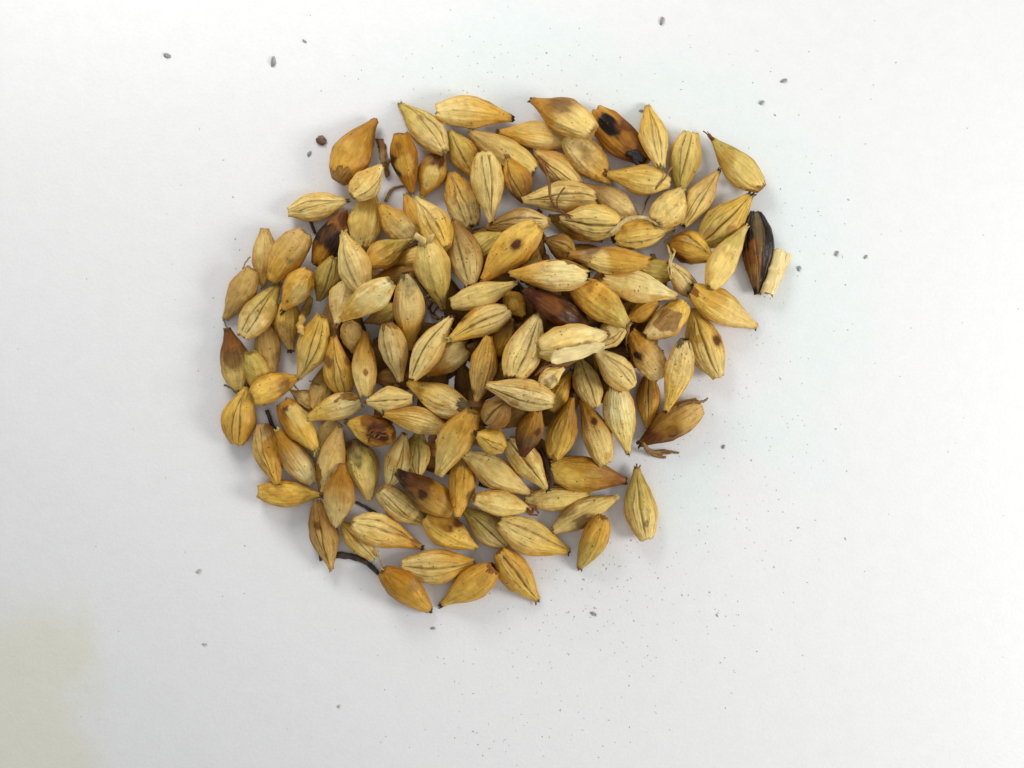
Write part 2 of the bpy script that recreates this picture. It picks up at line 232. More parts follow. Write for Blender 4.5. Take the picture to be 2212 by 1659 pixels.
def husk_material(name, rough, coat=0.0):
    m, nt, bs = new_mat(name); N = nt.nodes; K = nt.links
    at = N.new("ShaderNodeAttribute"); at.attribute_name = "col"
    tc = N.new("ShaderNodeTexCoord"); oi = N.new("ShaderNodeObjectInfo")
    off = N.new("ShaderNodeVectorMath"); off.operation = 'MULTIPLY_ADD'
    K.new(oi.outputs["Random"], off.inputs[0]); off.inputs[1].default_value = (37, 91, 53); K.new(tc.outputs["Object"], off.inputs[2])
    # long fibres: noise stretched along the grain
    mp = N.new("ShaderNodeMapping"); mp.inputs["Scale"].default_value = (3.0, 34, 34); K.new(off.outputs[0], mp.inputs[0])
    nf = N.new("ShaderNodeTexNoise"); nf.inputs["Scale"].default_value = 1; nf.inputs["Detail"].default_value = 4; K.new(mp.outputs[0], nf.inputs["Vector"])
    nb = N.new("ShaderNodeTexNoise"); nb.inputs["Scale"].default_value = 9; nb.inputs["Detail"].default_value = 5; K.new(off.outputs[0], nb.inputs["Vector"])
    add = N.new("ShaderNodeMath"); add.operation = 'ADD'; K.new(nf.outputs["Fac"], add.inputs[0]); K.new(nb.outputs["Fac"], add.inputs[1])
    mr = N.new("ShaderNodeMapRange"); mr.inputs[1].default_value = .65; mr.inputs[2].default_value = 1.35
    mr.inputs[3].default_value = .76; mr.inputs[4].default_value = 1.13; K.new(add.outputs[0], mr.inputs[0])
    mul = N.new("ShaderNodeVectorMath"); mul.operation = 'SCALE'; K.new(at.outputs["Color"], mul.inputs[0]); K.new(mr.outputs[0], mul.inputs["Scale"])
    # freckles, as many as the alpha channel asks for
    wn = N.new("ShaderNodeTexNoise"); wn.inputs["Scale"].default_value = 40; wn.inputs["Detail"].default_value = 3; K.new(off.outputs[0], wn.inputs["Vector"])
    wv = N.new("ShaderNodeVectorMath"); wv.operation = 'MULTIPLY_ADD'; K.new(wn.outputs["Color"], wv.inputs[0]); wv.inputs[1].default_value = (.035, .035, .035); K.new(off.outputs[0], wv.inputs[2])
    vo = N.new("ShaderNodeTexVoronoi"); vo.inputs["Scale"].default_value = 21; K.new(wv.outputs[0], vo.inputs["Vector"])
    sep = N.new("ShaderNodeSeparateColor"); K.new(vo.outputs["Color"], sep.inputs[0])
    rad_ = N.new("ShaderNodeMath"); rad_.operation = 'MULTIPLY'; rad_.inputs[1].default_value = .19; K.new(sep.outputs[1], rad_.inputs[0])
    df = N.new("ShaderNodeMath"); df.operation = 'SUBTRACT'; K.new(vo.outputs["Distance"], df.inputs[0]); K.new(rad_.outputs[0], df.inputs[1])
    sp = N.new("ShaderNodeMapRange"); sp.inputs[1].default_value = .0; sp.inputs[2].default_value = .12; sp.inputs[3].default_value = 1; sp.inputs[4].default_value = 0
    K.new(df.outputs[0], sp.inputs[0])
    lt = N.new("ShaderNodeMath"); lt.operation = 'LESS_THAN'; K.new(sep.outputs[0], lt.inputs[0])
    am = N.new("ShaderNodeMath"); am.operation = 'MULTIPLY'; am.inputs[1].default_value = .62; K.new(at.outputs["Alpha"], am.inputs[0]); K.new(am.outputs[0], lt.inputs[1])
    fm = N.new("ShaderNodeMath"); fm.operation = 'MULTIPLY'; K.new(sp.outputs[0], fm.inputs[0]); K.new(lt.outputs[0], fm.inputs[1])
    # grime: fine flecks that gather where a broad noise is high
    gn = N.new("ShaderNodeTexNoise"); gn.inputs["Scale"].default_value = 48; gn.inputs["Detail"].default_value = 5; gn.inputs["Roughness"].default_value = .7; K.new(off.outputs[0], gn.inputs["Vector"])
    gm = N.new("ShaderNodeTexNoise"); gm.inputs["Scale"].default_value = 5; K.new(off.outputs[0], gm.inputs["Vector"])
    g1 = N.new("ShaderNodeMapRange"); g1.inputs[1].default_value = .55; g1.inputs[2].default_value = .68; K.new(gn.outputs["Fac"], g1.inputs[0])
    g2 = N.new("ShaderNodeMapRange"); g2.inputs[1].default_value = .44; g2.inputs[2].default_value = .62; K.new(gm.outputs["Fac"], g2.inputs[0])
    gg = N.new("ShaderNodeMath"); gg.operation = 'MULTIPLY'; K.new(g1.outputs[0], gg.inputs[0]); K.new(g2.outputs[0], gg.inputs[1])
    ga = N.new("ShaderNodeMath"); ga.operation = 'MULTIPLY'; K.new(gg.outputs[0], ga.inputs[0]); K.new(at.outputs["Alpha"], ga.inputs[1])
    fx = N.new("ShaderNodeMath"); fx.operation = 'MAXIMUM'; K.new(fm.outputs[0], fx.inputs[0]); K.new(ga.outputs[0], fx.inputs[1])
    fm2 = N.new("ShaderNodeMath"); fm2.operation = 'MULTIPLY'; fm2.inputs[1].default_value = .75; K.new(fx.outputs[0], fm2.inputs[0])
    mx = N.new("ShaderNodeMix"); mx.data_type = 'RGBA'; K.new(fm2.outputs[0], mx.inputs[0]); K.new(mul.outputs[0], mx.inputs[6])
    mx.inputs[7].default_value = (.10, .058, .018, 1)
    K.new(mx.outputs[2], bs.inputs["Base Color"])
    bs.inputs["Roughness"].default_value = rough; bs.inputs["Coat Weight"].default_value = coat; bs.inputs["Coat Roughness"].default_value = .25
    bs.inputs["Specular IOR Level"].default_value = .16
    bp = N.new("ShaderNodeBump"); bp.inputs["Strength"].default_value = .75; bp.inputs["Distance"].default_value = .025
    K.new(add.outputs[0], bp.inputs["Height"]); K.new(bp.outputs[0], bs.inputs["Normal"])
    return m
M_HUSK = husk_material("barley_husk", .45, 0.0)
M_GLOSS = husk_material("scorched_husk", .30, .12)
M_SAT = husk_material("smooth_husk", .36, .05)

def plain_material(name, c1, c2, scale, rough=.7, bump=.4, dist=.01, stretch=(1, 1, 1)):
    m, nt, bs = new_mat(name); N = nt.nodes; K = nt.links
    tc = N.new("ShaderNodeTexCoord"); mp = N.new("ShaderNodeMapping"); mp.inputs["Scale"].default_value = stretch
    K.new(tc.outputs["Object"], mp.inputs[0])
    n = N.new("ShaderNodeTexNoise"); n.inputs["Scale"].default_value = scale; n.inputs["Detail"].default_value = 5; K.new(mp.outputs[0], n.inputs["Vector"])
    r = N.new("ShaderNodeValToRGB"); r.color_ramp.elements[0].position = .35; r.color_ramp.elements[1].position = .68
    r.color_ramp.elements[0].color = (*c1, 1); r.color_ramp.elements[1].color = (*c2, 1)
    K.new(n.outputs["Fac"], r.inputs[0]); K.new(r.outputs[0], bs.inputs["Base Color"])
    bs.inputs["Roughness"].default_value = rough
    bp = N.new("ShaderNodeBump"); bp.inputs["Strength"].default_value = bump; bp.inputs["Distance"].default_value = dist
    K.new(n.outputs["Fac"], bp.inputs["Height"]); K.new(bp.outputs[0], bs.inputs["Normal"])
    return m
FIB = {k: plain_material("fibre_" + n, tuple(PAL[k] * .55), tuple(PAL[k] * 1.05), 14, .6) for k, n in
       dict(K='black', B='dark_brown', M='dark_red', R='rust', N='brown', P='straw', D='grey_straw', Y='yellow', g='grey', O='olive', G='gold').items()}
M_TWIG = plain_material("twig_bark", (.018, .011, .009), (.11, .058, .038), 12, .55, .8, .02)
M_CRUMB = plain_material("crumb_grey", (.24, .24, .235), (.46, .45, .44), 20, .9)
M_DUST = plain_material("dust_grey", (.36, .34, .31), (.62, .60, .56), 20, .9)
M_CRUMBW = plain_material("crumb_brown", (.09, .05, .03), (.28, .17, .10), 20, .85)
M_CRUMBG = plain_material("crumb_pale", (.42, .43, .30), (.60, .60, .48), 20, .85)
M_STRAW = plain_material("straw_stalk", tuple(PAL['P'] * .9), tuple(PAL['W'] * 1.05), 5, .3, .3, .01, (1.2, 9, 9))

def paper_material():
    m, nt, bs = new_mat("white_paper"); N = nt.nodes; K = nt.links
    geo = N.new("ShaderNodeNewGeometry")
    n1 = N.new("ShaderNodeTexNoise"); n1.inputs["Scale"].default_value = .9; n1.inputs["Detail"].default_value = 4; K.new(geo.outputs["Position"], n1.inputs["Vector"])
    nd = N.new("ShaderNodeVectorMath"); nd.operation = 'MULTIPLY_ADD'; K.new(n1.outputs["Color"], nd.inputs[0]); nd.inputs[1].default_value = (1.6, 1.6, 0)
    K.new(geo.outputs["Position"], nd.inputs[2])
    col = None
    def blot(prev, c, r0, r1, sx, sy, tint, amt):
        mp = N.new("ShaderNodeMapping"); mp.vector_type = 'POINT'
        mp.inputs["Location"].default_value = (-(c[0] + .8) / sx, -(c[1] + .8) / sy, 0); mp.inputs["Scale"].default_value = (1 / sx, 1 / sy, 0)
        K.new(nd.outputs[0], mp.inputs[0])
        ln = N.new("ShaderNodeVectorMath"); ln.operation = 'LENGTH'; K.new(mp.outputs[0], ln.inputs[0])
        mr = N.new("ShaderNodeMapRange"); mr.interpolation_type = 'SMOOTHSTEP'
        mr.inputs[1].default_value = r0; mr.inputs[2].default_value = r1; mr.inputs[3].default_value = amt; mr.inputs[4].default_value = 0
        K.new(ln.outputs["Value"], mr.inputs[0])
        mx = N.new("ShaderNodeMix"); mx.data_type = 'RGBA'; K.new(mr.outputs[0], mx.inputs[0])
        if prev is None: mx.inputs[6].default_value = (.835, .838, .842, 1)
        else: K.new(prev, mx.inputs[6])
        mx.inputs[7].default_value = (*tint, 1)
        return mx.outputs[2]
    # faint tints in the sheet's colour: a darker, yellowish lower left corner and bluish green washes round the pile
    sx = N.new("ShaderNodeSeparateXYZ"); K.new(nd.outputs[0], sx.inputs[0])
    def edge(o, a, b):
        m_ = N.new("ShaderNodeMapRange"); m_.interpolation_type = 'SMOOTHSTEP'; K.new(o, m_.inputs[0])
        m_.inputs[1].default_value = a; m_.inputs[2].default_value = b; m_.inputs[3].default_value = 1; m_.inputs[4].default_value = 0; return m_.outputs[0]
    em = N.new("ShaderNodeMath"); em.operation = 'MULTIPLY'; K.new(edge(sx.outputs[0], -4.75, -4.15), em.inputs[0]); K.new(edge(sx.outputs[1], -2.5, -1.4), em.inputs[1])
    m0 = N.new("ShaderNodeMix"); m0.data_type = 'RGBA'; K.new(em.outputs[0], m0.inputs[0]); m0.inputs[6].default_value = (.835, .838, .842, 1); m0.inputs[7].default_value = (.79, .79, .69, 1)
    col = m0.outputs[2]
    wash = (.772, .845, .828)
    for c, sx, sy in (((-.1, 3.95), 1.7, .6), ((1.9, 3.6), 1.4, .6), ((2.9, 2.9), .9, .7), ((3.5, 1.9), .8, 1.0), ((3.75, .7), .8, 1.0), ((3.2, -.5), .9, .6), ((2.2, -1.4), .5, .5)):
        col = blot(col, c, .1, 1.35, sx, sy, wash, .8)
    nf = N.new("ShaderNodeTexNoise"); nf.inputs["Scale"].default_value = 26; nf.inputs["Detail"].default_value = 6; K.new(geo.outputs["Position"], nf.inputs["Vector"])
    mr = N.new("ShaderNodeMapRange"); mr.inputs[3].default_value = .965; mr.inputs[4].default_value = 1.035; K.new(nf.outputs["Fac"], mr.inputs[0])
    mul = N.new("ShaderNodeVectorMath"); mul.operation = 'SCALE'; K.new(col, mul.inputs[0]); K.new(mr.outputs[0], mul.inputs["Scale"])
    n3 = N.new("ShaderNodeTexNoise"); n3.inputs["Scale"].default_value = 5; n3.inputs["Detail"].default_value = 8; n3.inputs["Roughness"].default_value = .65; K.new(geo.outputs["Position"], n3.inputs["Vector"])
    m3 = N.new("ShaderNodeMapRange"); m3.inputs[1].default_value = .3; m3.inputs[2].default_value = .7; m3.inputs[3].default_value = .978; m3.inputs[4].default_value = 1.015; K.new(n3.outputs["Fac"], m3.inputs[0])
    mu3 = N.new("ShaderNodeVectorMath"); mu3.operation = 'SCALE'; K.new(mul.outputs[0], mu3.inputs[0]); K.new(m3.outputs[0], mu3.inputs["Scale"])
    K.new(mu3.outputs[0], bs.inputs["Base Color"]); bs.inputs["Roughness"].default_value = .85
    bs.inputs["Specular IOR Level"].default_value = .2
    bp = N.new("ShaderNodeBump"); bp.inputs["Strength"].default_value = .3; bp.inputs["Distance"].default_value = .01
    K.new(nf.outputs["Fac"], bp.inputs["Height"]); K.new(bp.outputs[0], bs.inputs["Normal"])
    return m

# ------------------------------------------------------------------ object helpers
def mesh_obj(name, verts, faces, mat, cols=None, parent=None, smooth=True):
    me = bpy.data.meshes.new(name); me.from_pydata([tuple(v) for v in verts], [], [tuple(int(i) for i in f) for f in faces])
    me.polygons.foreach_set("use_smooth", [smooth] * len(me.polygons))
    if cols is not None:
        a = me.attributes.new("col", 'FLOAT_COLOR', 'POINT'); a.data.foreach_set("color", np.asarray(cols, np.float32).ravel())
    me.materials.append(mat); me.update()
    o = bpy.data.objects.new(name, me); sc.collection.objects.link(o)
    if parent: o.parent = parent
    return o
def tag(o, label=None, cat=None, group=None, kind=None):
    if label: o["label"] = label
    if cat: o["category"] = cat
    if group: o["group"] = group
    if kind: o["kind"] = kind
    return o
class MB:
    def __init__(s): s.v = []; s.f = []
    def add(s, v, f):
        b = len(s.v); s.v += [tuple(p) for p in v]; s.f += [tuple(i + b for i in q) for q in f]
    def tube(s, pts, r0, r1, sides=6, flat=1.0, rough=.15):
        pts = [Vector(p) for p in pts]; n = len(pts); vs = []; fs = []
        for i, p in enumerate(pts):
            d = (pts[min(i + 1, n - 1)] - pts[max(i - 1, 0)]).normalized()
            a = d.cross(Vector((0, 0, 1)))
            a = a.normalized() if a.length > 1e-4 else Vector((1, 0, 0)); b = a.cross(d).normalized()
            r = r0 + (r1 - r0) * i / (n - 1)
            for k in range(sides):
                t = 2 * math.pi * k / sides; rr = r * (1 + random.uniform(-rough, rough))
                vs.append(p + a * math.cos(t) * rr + b * math.sin(t) * rr * flat)
        for i in range(n - 1):
            for k in range(sides):
                k2 = (k + 1) % sides
                fs.append((i * sides + k, i * sides + k2, (i + 1) * sides + k2, (i + 1) * sides + k))
        fs.append(tuple(range(sides))[::-1]); fs.append(tuple(range((n - 1) * sides, n * sides)))
        s.add(vs, fs)
def spline(pts, n=6):
    out = []; P = [pts[0]] + list(pts) + [pts[-1]]
    for i in range(1, len(P) - 2):
        p0, p1, p2, p3 = (np.array(q, float) for q in P[i - 1:i + 3])
        for k in range(n):
            t = k / n
            out.append(.5 * ((2 * p1) + (-p0 + p2) * t + (2 * p0 - 5 * p1 + 4 * p2 - p3) * t * t + (-p0 + 3 * p1 - 3 * p2 + p3) * t ** 3))
    out.append(np.array(P[-2], float)); return out

# ------------------------------------------------------------------ grain shape
SH = dict(s=(.60, .22, .38, 1.42, .88), n=(.53, .22, .33, 1.34, 1.12), r=(.57, .26, .42, 1.10, .66), t=(.60, .24, .48, 1.34, .92))
def profile(t, sh):
    m, wp, wb, p1, p2 = sh
    a = wp + (1 - wp) * np.sin(np.pi / 2 * np.clip(t / m, 0, 1)) ** p1
    b = wb + (1 - wb) * np.sin(np.pi / 2 * np.clip((1 - t) / (1 - m), 0, 1)) ** p2
    return np.where(t < m, a, b)
HR = .74

# ------------------------------------------------------------------ settle the pile on a height field
G0, GS, GN = -4.6, .028, 330
H = np.zeros((GN, GN))
def world_xy(vx, vy, z=0.0):
    k = (CAM_H - z) / CAM_H
    return (vx - 1106) * S * k, (829.5 - vy) * S * k
def cells(x, y):
    return np.clip(((x - G0) / GS).astype(int), 0, GN - 1), np.clip(((y - G0) / GS).astype(int), 0, GN - 1)
UU, VV = np.meshgrid(np.linspace(-.98, .98, 46), np.linspace(-.96, .96, 23), indexing='ij')
def settle(g, seed):
    px, py, bx, by, w, layer, face, roll, shc, cP, cB, op, label = g
    rr = np.random.RandomState(seed); sh = list(SH[shc])
    sh[0] += rr.uniform(-.04, .04); sh[1] *= rr.uniform(.85, 1.2); sh[2] *= rr.uniform(.85, 1.2); sh[3] *= rr.uniform(.92, 1.1); sh[4] *= rr.uniform(.9, 1.12)
    hr = HR * rr.uniform(.92, 1.08)
    z = .2
    for it in range(3):
        x0, y0 = world_xy(px, py, z); x1, y1 = world_xy(bx, by, z)
        cx, cy = (x0 + x1) / 2, (y0 + y1) / 2; L = math.hypot(x1 - x0, y1 - y0) / 2 * 1.035; yaw = math.atan2(y1 - y0, x1 - x0)
        W = w * S * (CAM_H - z) / CAM_H / 2 * 1.01
        pr = profile((UU + 1) / 2, sh); lx = UU * L; ly = VV * W * pr; hh = W * hr * pr * np.sqrt(1 - VV ** 2)
        X = cx + lx * math.cos(yaw) - ly * math.sin(yaw); Y = cy + lx * math.sin(yaw) + ly * math.cos(yaw)
        ix, iy = cells(X, Y); h = H[ix, iy]; best = None
        for pt in np.linspace(-.42, .42, 15):
            for rt in (-.3, -.15, 0, .15, .3):
                tilt = lx * math.tan(pt) + ly * math.tan(rt)
                d = h - (tilt - hh)
                zc = max(np.percentile(d, 98.5), np.max(-(tilt - hh)))
                cost = zc + .03 * abs(pt) + .02 * abs(rt)
                if best is None or cost < best[0]: best = (cost, zc, pt, rt)
        _, z, pt, rt = best
    tilt = lx * math.tan(pt) + ly * math.tan(rt)
    np.maximum.at(H, (ix, iy), z + tilt + hh)
    return dict(x=cx, y=cy, z=z, L=L / math.cos(pt), W=W, yaw=yaw, pt=pt, rt=rt, sh=sh, hr=hr)
def height(x, y):
    i, j = cells(np.array([x]), np.array([y])); i = int(i[0]); j = int(j[0])
    return float(H[max(0, i - 1):i + 2, max(0, j - 1):j + 2].mean())

# ------------------------------------------------------------------ one grain
NU = 62
ang = np.concatenate([np.linspace(-1.75, 1.75, 80), np.linspace(1.75, 2 * np.pi - 1.75, 14)[1:-1]])
def build_grain(g, st, idx):
    px, py, bx, by, w, layer, face, roll, shc, cP, cB, op, label = g
    L, W, sh, hr = st['L'], st['W'], st['sh'], st['hr']; sd = idx * 17 + 3
    rr = np.random.RandomState(sd)
    root = bpy.data.objects.new("barley_grain", None); sc.collection.objects.link(root); root.empty_display_size = .1
    root.location = (st['x'], st['y'], st['z'])
    R = Matrix.Rotation(st['yaw'], 4, 'Z') @ Matrix.Rotation(-st['pt'], 4, 'Y') @ Matrix.Rotation(st['rt'], 4, 'X')
    root.rotation_euler = R.to_euler()
    tag(root, label, "barley grain", "shade-darkened filler grains deep in the pile" if op.get('deepg') else "barley grains in the pile")
    na = len(ang); t = (np.arange(NU) / (NU - 1)); t = .5 - .5 * np.cos(np.pi * (t * .92 + .04)); t = (t - t[0]) / (t[-1] - t[0])
    T, A = np.meshgrid(t, ang, indexing='ij'); u = T * 2 - 1
    pr = profile(T, sh)
    al = A - math.radians(roll); al = (al + np.pi) % (2 * np.pi) - np.pi
    env = ss(0, .12, T) * ss(0, .1, 1 - T)
    # silhouette and surface relief, in units of the half width
    d = .08 * fbm(u * 1.8 + 9, np.cos(A) * 1.3 + np.sin(A) * 1.1 + sd, sd) * env
    d += .042 * noise(u * 5, al * 2.2, sd + 1) * env
    fib = noise(u * 3.0 + sd, al * 9.0, sd + 2)
    d += .012 * fib * env
    wr = op.get('wr', 0)
    if wr: 
        wv = noise(u * 15, al * 3.0, sd + 3) * .6 + noise(u * 26, al * 5, sd + 4) * .4
        d += .05 * wr * wv * env * ss(-.2, .3, np.cos(al)) 
    else: wv = np.zeros_like(u)
    line = np.zeros_like(u); bandm = np.zeros_like(u)
    if face == 'c':
        deep = 1.5 if op.get('deep') else 1.0
        wob = .05 * noise(u * 3, u * 0, sd + 6)
        a2 = al - wob; b = .16 + .24 * ss(0, .75, T) - .10 * ss(.8, 1, T)
        band_style = (rr.rand() < .62) and not op.get('deep')
        if band_style:
            b = .045 + .25 * ss(.02, .85, T); gr = np.exp(-((np.abs(a2) - b) / .045) ** 2)
            d -= .11 * gr * env; line = np.maximum(line, np.exp(-(a2 / .03) ** 2) * (.25 + .4 * noise(u * 6, u * 0, sd + 60)) * ss(.2, .5, T))
        else:
            gr = np.exp(-((a2) / (.060 + .03 * T)) ** 2); d -= .17 * deep * gr * env
        bandm = ss(b + .07, b - .03, np.abs(a2))
        d -= .035 * bandm * env
        for s_ in (-1, 1):
            q = np.exp(-((a2 - s_ * (b + .08 * band_style)) / .055) ** 2); d += .035 * q * env
            q2 = np.exp(-((a2 - s_ * (b + .07)) / .035) ** 2); line = np.maximum(line, q2 * (.55 + .5 * noise(u * 5, u * 0 + s_ * 3, sd + 44)))
            mg = .95 + .1 * noise(u * 2.5, u * 0 + s_, sd + 8)
            d += .035 * ss(mg - .05, mg + .05, s_ * al) * env
            line = np.maximum(line, np.exp(-((al - s_ * mg) / .035) ** 2) * (.5 + .5 * noise(u * 4, u * 0 + s_, sd + 45)))
        line = np.maximum(line, gr * (.8 + .3 * noise(u * 7, al * 2, sd + 61)))
        # flatter belly either side of the furrow
        d += .02 * np.cos(al * 4) * env
    else:
        for c_ in (0, -.68, .68, -1.32, 1.32):
            cc = c_ * (.6 + .4 * np.sin(np.pi * np.clip(T, 0, 1))) + .06 * noise(u * 2.5, u * 0 + c_ * 7, sd + 9)
            k = rr.uniform(.5, 1.5); q = np.exp(-((al - cc) / .05) ** 2); d += .022 * k * q * env
            fade = (ss(.6, .0, T) * .6 + .05 * k) * (.6 + .6 * noise(u * 4, u * 0 + c_, sd + 19))
            line = np.maximum(line, np.exp(-((al - cc - .08) / .035) ** 2) * fade)
        fa = (al + .34 + np.pi * 4) % .68 - .34; k = .5 * ss(1.7, 1.2, np.abs(al)) * env
        d += k * (math.cos(.34) / np.cos(fa) - 1) * 1.5 + .02 * k
        if rr.rand() < .6:
            dn = rr.uniform(-.5, .5); du = rr.uniform(-.3, .5)
            d -= .07 * np.exp(-((al - dn) / .3) ** 2 - ((u - du) / .25) ** 2)
    if op.get('fine'): line = np.maximum(line, ss(.2, .8, np.sin(al * 22 + 2 * noise(u * 2, al, sd))) * .45 * env); 
    # exposed kernel
    bare = np.zeros_like(u); bamt = op.get('bare', 0); barec = PAL[op.get('barec', 'N')]
    if bamt:
        bare = np.maximum(bare, (T > 1 - bamt * .85 + .07 * noise(al * 2.3, u * 0, sd + 11) + .03 * noise(al * 9, u * 0, sd + 12)).astype(float))
    if op.get('bareS'):
        s_ = 1 if rr.rand() < .5 else -1
        bare = np.maximum(bare, ((T > .62 + .16 * noise(al * 2, u * 0, sd + 13)) & (s_ * al > .55 + .25 * noise(u * 6, u * 0, sd + 14)) & (np.abs(al) < 1.6)).astype(float))
    cosY, sinY = math.cos(st['yaw']), math.sin(st['yaw'])
    def local(vx, vy):
        zt = st['z'] + W * hr * .8
        X, Y = world_xy(vx, vy, zt); X -= st['x']; Y -= st['y']
        return X * cosY + Y * sinY, -X * sinY + Y * cosY
    bend = op.get('bend', rr.uniform(-.09, .09)) * W * 2
    x = u * L; yy = np.sin(A) * W * pr; zz = np.cos(A) * W * pr * hr
    if op.get('patch'):
        qx, qy, qr, qc = op['patch']; lx_, ly_ = local(qx, qy); q = qr * S
        D = np.hypot((x - lx_) / 1.15, yy - ly_) / q + .35 * noise(x * 9, yy * 9, sd + 20)
        bare = np.maximum(bare, ((D < 1) & (np.cos(A) > 0)).astype(float)); barec = PAL[qc]
    if bare.any():
        k = bare.copy()
        for _ in range(1): k[1:-1] = np.minimum(k[1:-1], np.minimum(k[:-2], k[2:]))
        d -= .055 * k
    rad = 1 + d
    ragged = (.035 + .05 * op.get('ragB', 0)) * noise(A * 3, A * 0, sd + 15) + .02 * noise(A * 9, A * 0, sd + 16)
    x = x + ragged * L * ss(.93, 1, T) * (1 if not bamt else .3)
    x = x + .03 * L * noise(A * 2.5, A * 0, sd + 17) * ss(.05, 0, T)
    Yp = yy * rad + bend * (1 - u ** 2); Zp = zz * rad
    verts = np.stack([x, Yp, Zp], -1)
    # ---------------- colour
    c1, c2 = PAL[cP], PAL[cB]
    mixt = ss(.15, .85, T + .13 * fbm(u * 2, al * 1.5, sd + 30))[..., None]
    C = c1 * (1 - mixt) + c2 * mixt
    v1 = rr.uniform(.93, 1.07); C = C * v1
    warm = np.array([1.04, .97, .80]); mot = ss(.0, .7, fbm(u * 2.6, al * 1.6, sd + 31))[..., None]
    C = C * (1 - mot * .55) + C * warm * mot * .55
    # flanks: deeper gold husk margins, with rim shading put into the colour too
    fl = ss(.78, 1.25, np.abs(al) + .16 * noise(u * 3, al * 2, sd + 32))[..., None]
    C = C * (1 - fl * .65) + (C * np.array([.72, .54, .28])) * fl * .65
    if face == 'c': C = C * (1 - bandm[..., None] * .45) + (PAL['D'] * .86 * .5 + C * .42) * bandm[..., None] * .45
    lc = PAL[op['linec']] if 'linec' in op else np.array([.13, .08, .025])
    dark_grain = cP in 'KM'
    # worn paler panels and stains of the husk, with torn edges
    if not dark_grain and not op.get('deepg'):
        pn = fbm(u * 2.2 + 3, al * 1.3, sd + 50) + .12 * noise(u * 14, al * 6, sd + 51)
        pm = (ss(.10, .16, pn) * ss(1.3, .9, np.abs(al)))[..., None]; amt = rr.choice([0, .35, .6]) * (.5 if cP in 'AR' else 1)
        C = C * (1 - pm * amt) + (C * np.array([1.16, 1.18, 1.35])) * pm * amt
        ed = np.exp(-((pn - .11) / .03) ** 2)[..., None] * amt * .7; C = C * (1 - ed) + C * np.array([.55, .45, .3]) * ed
        sm = (ss(.12, .50, fbm(u * 2.4 - 7, al * 1.5 + 3, sd + 52)))[..., None] * rr.choice([.2, .45, .75]); C = C * (1 - sm) + C * np.array([.76, .60, .38]) * sm
    la = (line * (.35 if dark_grain and 'linec' not in op else 1.0) * env * (.75 + .35 * noise(u * 9, al * 3, sd + 33)))[..., None]
    la = np.clip(la, 0, 1); C = C * (1 - la) + lc * la
    C = C * (1 + .10 * fib[..., None]) * (1 + .16 * wr * wv[..., None])
    if bare.any(): C = np.where(bare[..., None] > 0, barec * (1 + .2 * noise(u * 8, al * 6, sd + 34)[..., None]), C)
    for s_ in op.get('spots', []):
        sx, sy, sr, scol, amt = s_; lx_, ly_ = local(sx, sy); q = sr * S
        D = np.hypot((x - lx_) / 1.25, Yp - ly_) / q + .32 * fbm(x * 5, Yp * 5, sd + 40)
        D = D + .22 * noise(x * 7, Yp * 34, sd + 42)
        if scol == 'g': D = D + .45 * noise(x * 15, Yp * 15, sd + 43); amt = amt * (.75 + .35 * noise(x * 24, Yp * 24, sd + 46))
        if scol in 'KBM':
            hm = (ss(1.75, .9, D) * amt * .6 * (np.cos(A) > -.1))[..., None]; C = C * (1 - hm) + PAL['R'] * hm
            D = D + .18 * noise(x * 16, Yp * 16, sd + 41)
        m_ = (ss(1.08, .68, D) * amt * (np.cos(A) > -.1))[..., None]
        C = C * (1 - m_) + PAL[scol] * m_
    # a touch of brown at both ends
    e1 = ss(.07, 0, T)[..., None] * .5; C = C * (1 - e1) + PAL['N'] * .8 * e1 * (0.2 if dark_grain else 1)
    e2 = ss(.965, 1, T)[..., None] * .45; C = C * (1 - e2) + PAL['N'] * .8 * e2 * (0.2 if dark_grain else 1)
    if op.get('deepg'): C = C * .62  # darkens the filler grains: shade of the gaps as colour
    if not dark_grain: C = C * np.array([1.07, 1.06, .96])
    C = np.clip(C, .004, .9)
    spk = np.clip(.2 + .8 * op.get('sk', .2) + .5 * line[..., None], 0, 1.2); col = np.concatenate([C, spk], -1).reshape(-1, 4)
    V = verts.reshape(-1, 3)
    # ---------------- faces, split into the parts one can see
    I = np.arange(NU - 1)[:, None] * na; J = np.arange(na)[None, :]; J2 = (J + 1) % na
    F = np.stack([I + J, I + J2, I + na + J2, I + na + J], -1).reshape(-1, 4)
    bf = bare.reshape(-1)[F].mean(1) > .5
    if face == 'c':
        in_b = (bandm.reshape(-1)[F].mean(1) > .5) & (T.reshape(-1)[F].mean(1) > .05) & (T.reshape(-1)[F].mean(1) < .97) & ~bf
    else: in_b = np.zeros(len(F), bool)
    mat = M_GLOSS if op.get('gloss') else (M_SAT if op.get('sat') else M_HUSK)
    capP = [tuple(range(na - 1, -1, -1))]; capB = (NU - 1) * na
    def sub(mask, extra_v=None, extra_f=None, extra_c=None):
        f = F[mask]; idxs, inv = np.unique(f, return_inverse=True); f = inv.reshape(f.shape)
        return V[idxs], f.tolist(), col[idxs], idxs
    vs, fs, cs, ids = sub(~bf & ~in_b)
    vs = list(map(tuple, vs)); cs = list(map(tuple, cs)); lut = {int(i): k for k, i in enumerate(ids)}
    ringP = [lut.get(j) for j in range(na)]
    if None not in ringP:
        vs.append((float(V[0][0]) + .02 * L, 0, 0)); cs.append((.09, .05, .02, 0)); c = len(vs) - 1
        fs += [(ringP[(j + 1) % na], ringP[j], c) for j in range(na)]
    endp = None
    ringB = [lut.get(capB + j) for j in range(na)]
    inner = float(V[capB:, 0].mean()) - .07 * L
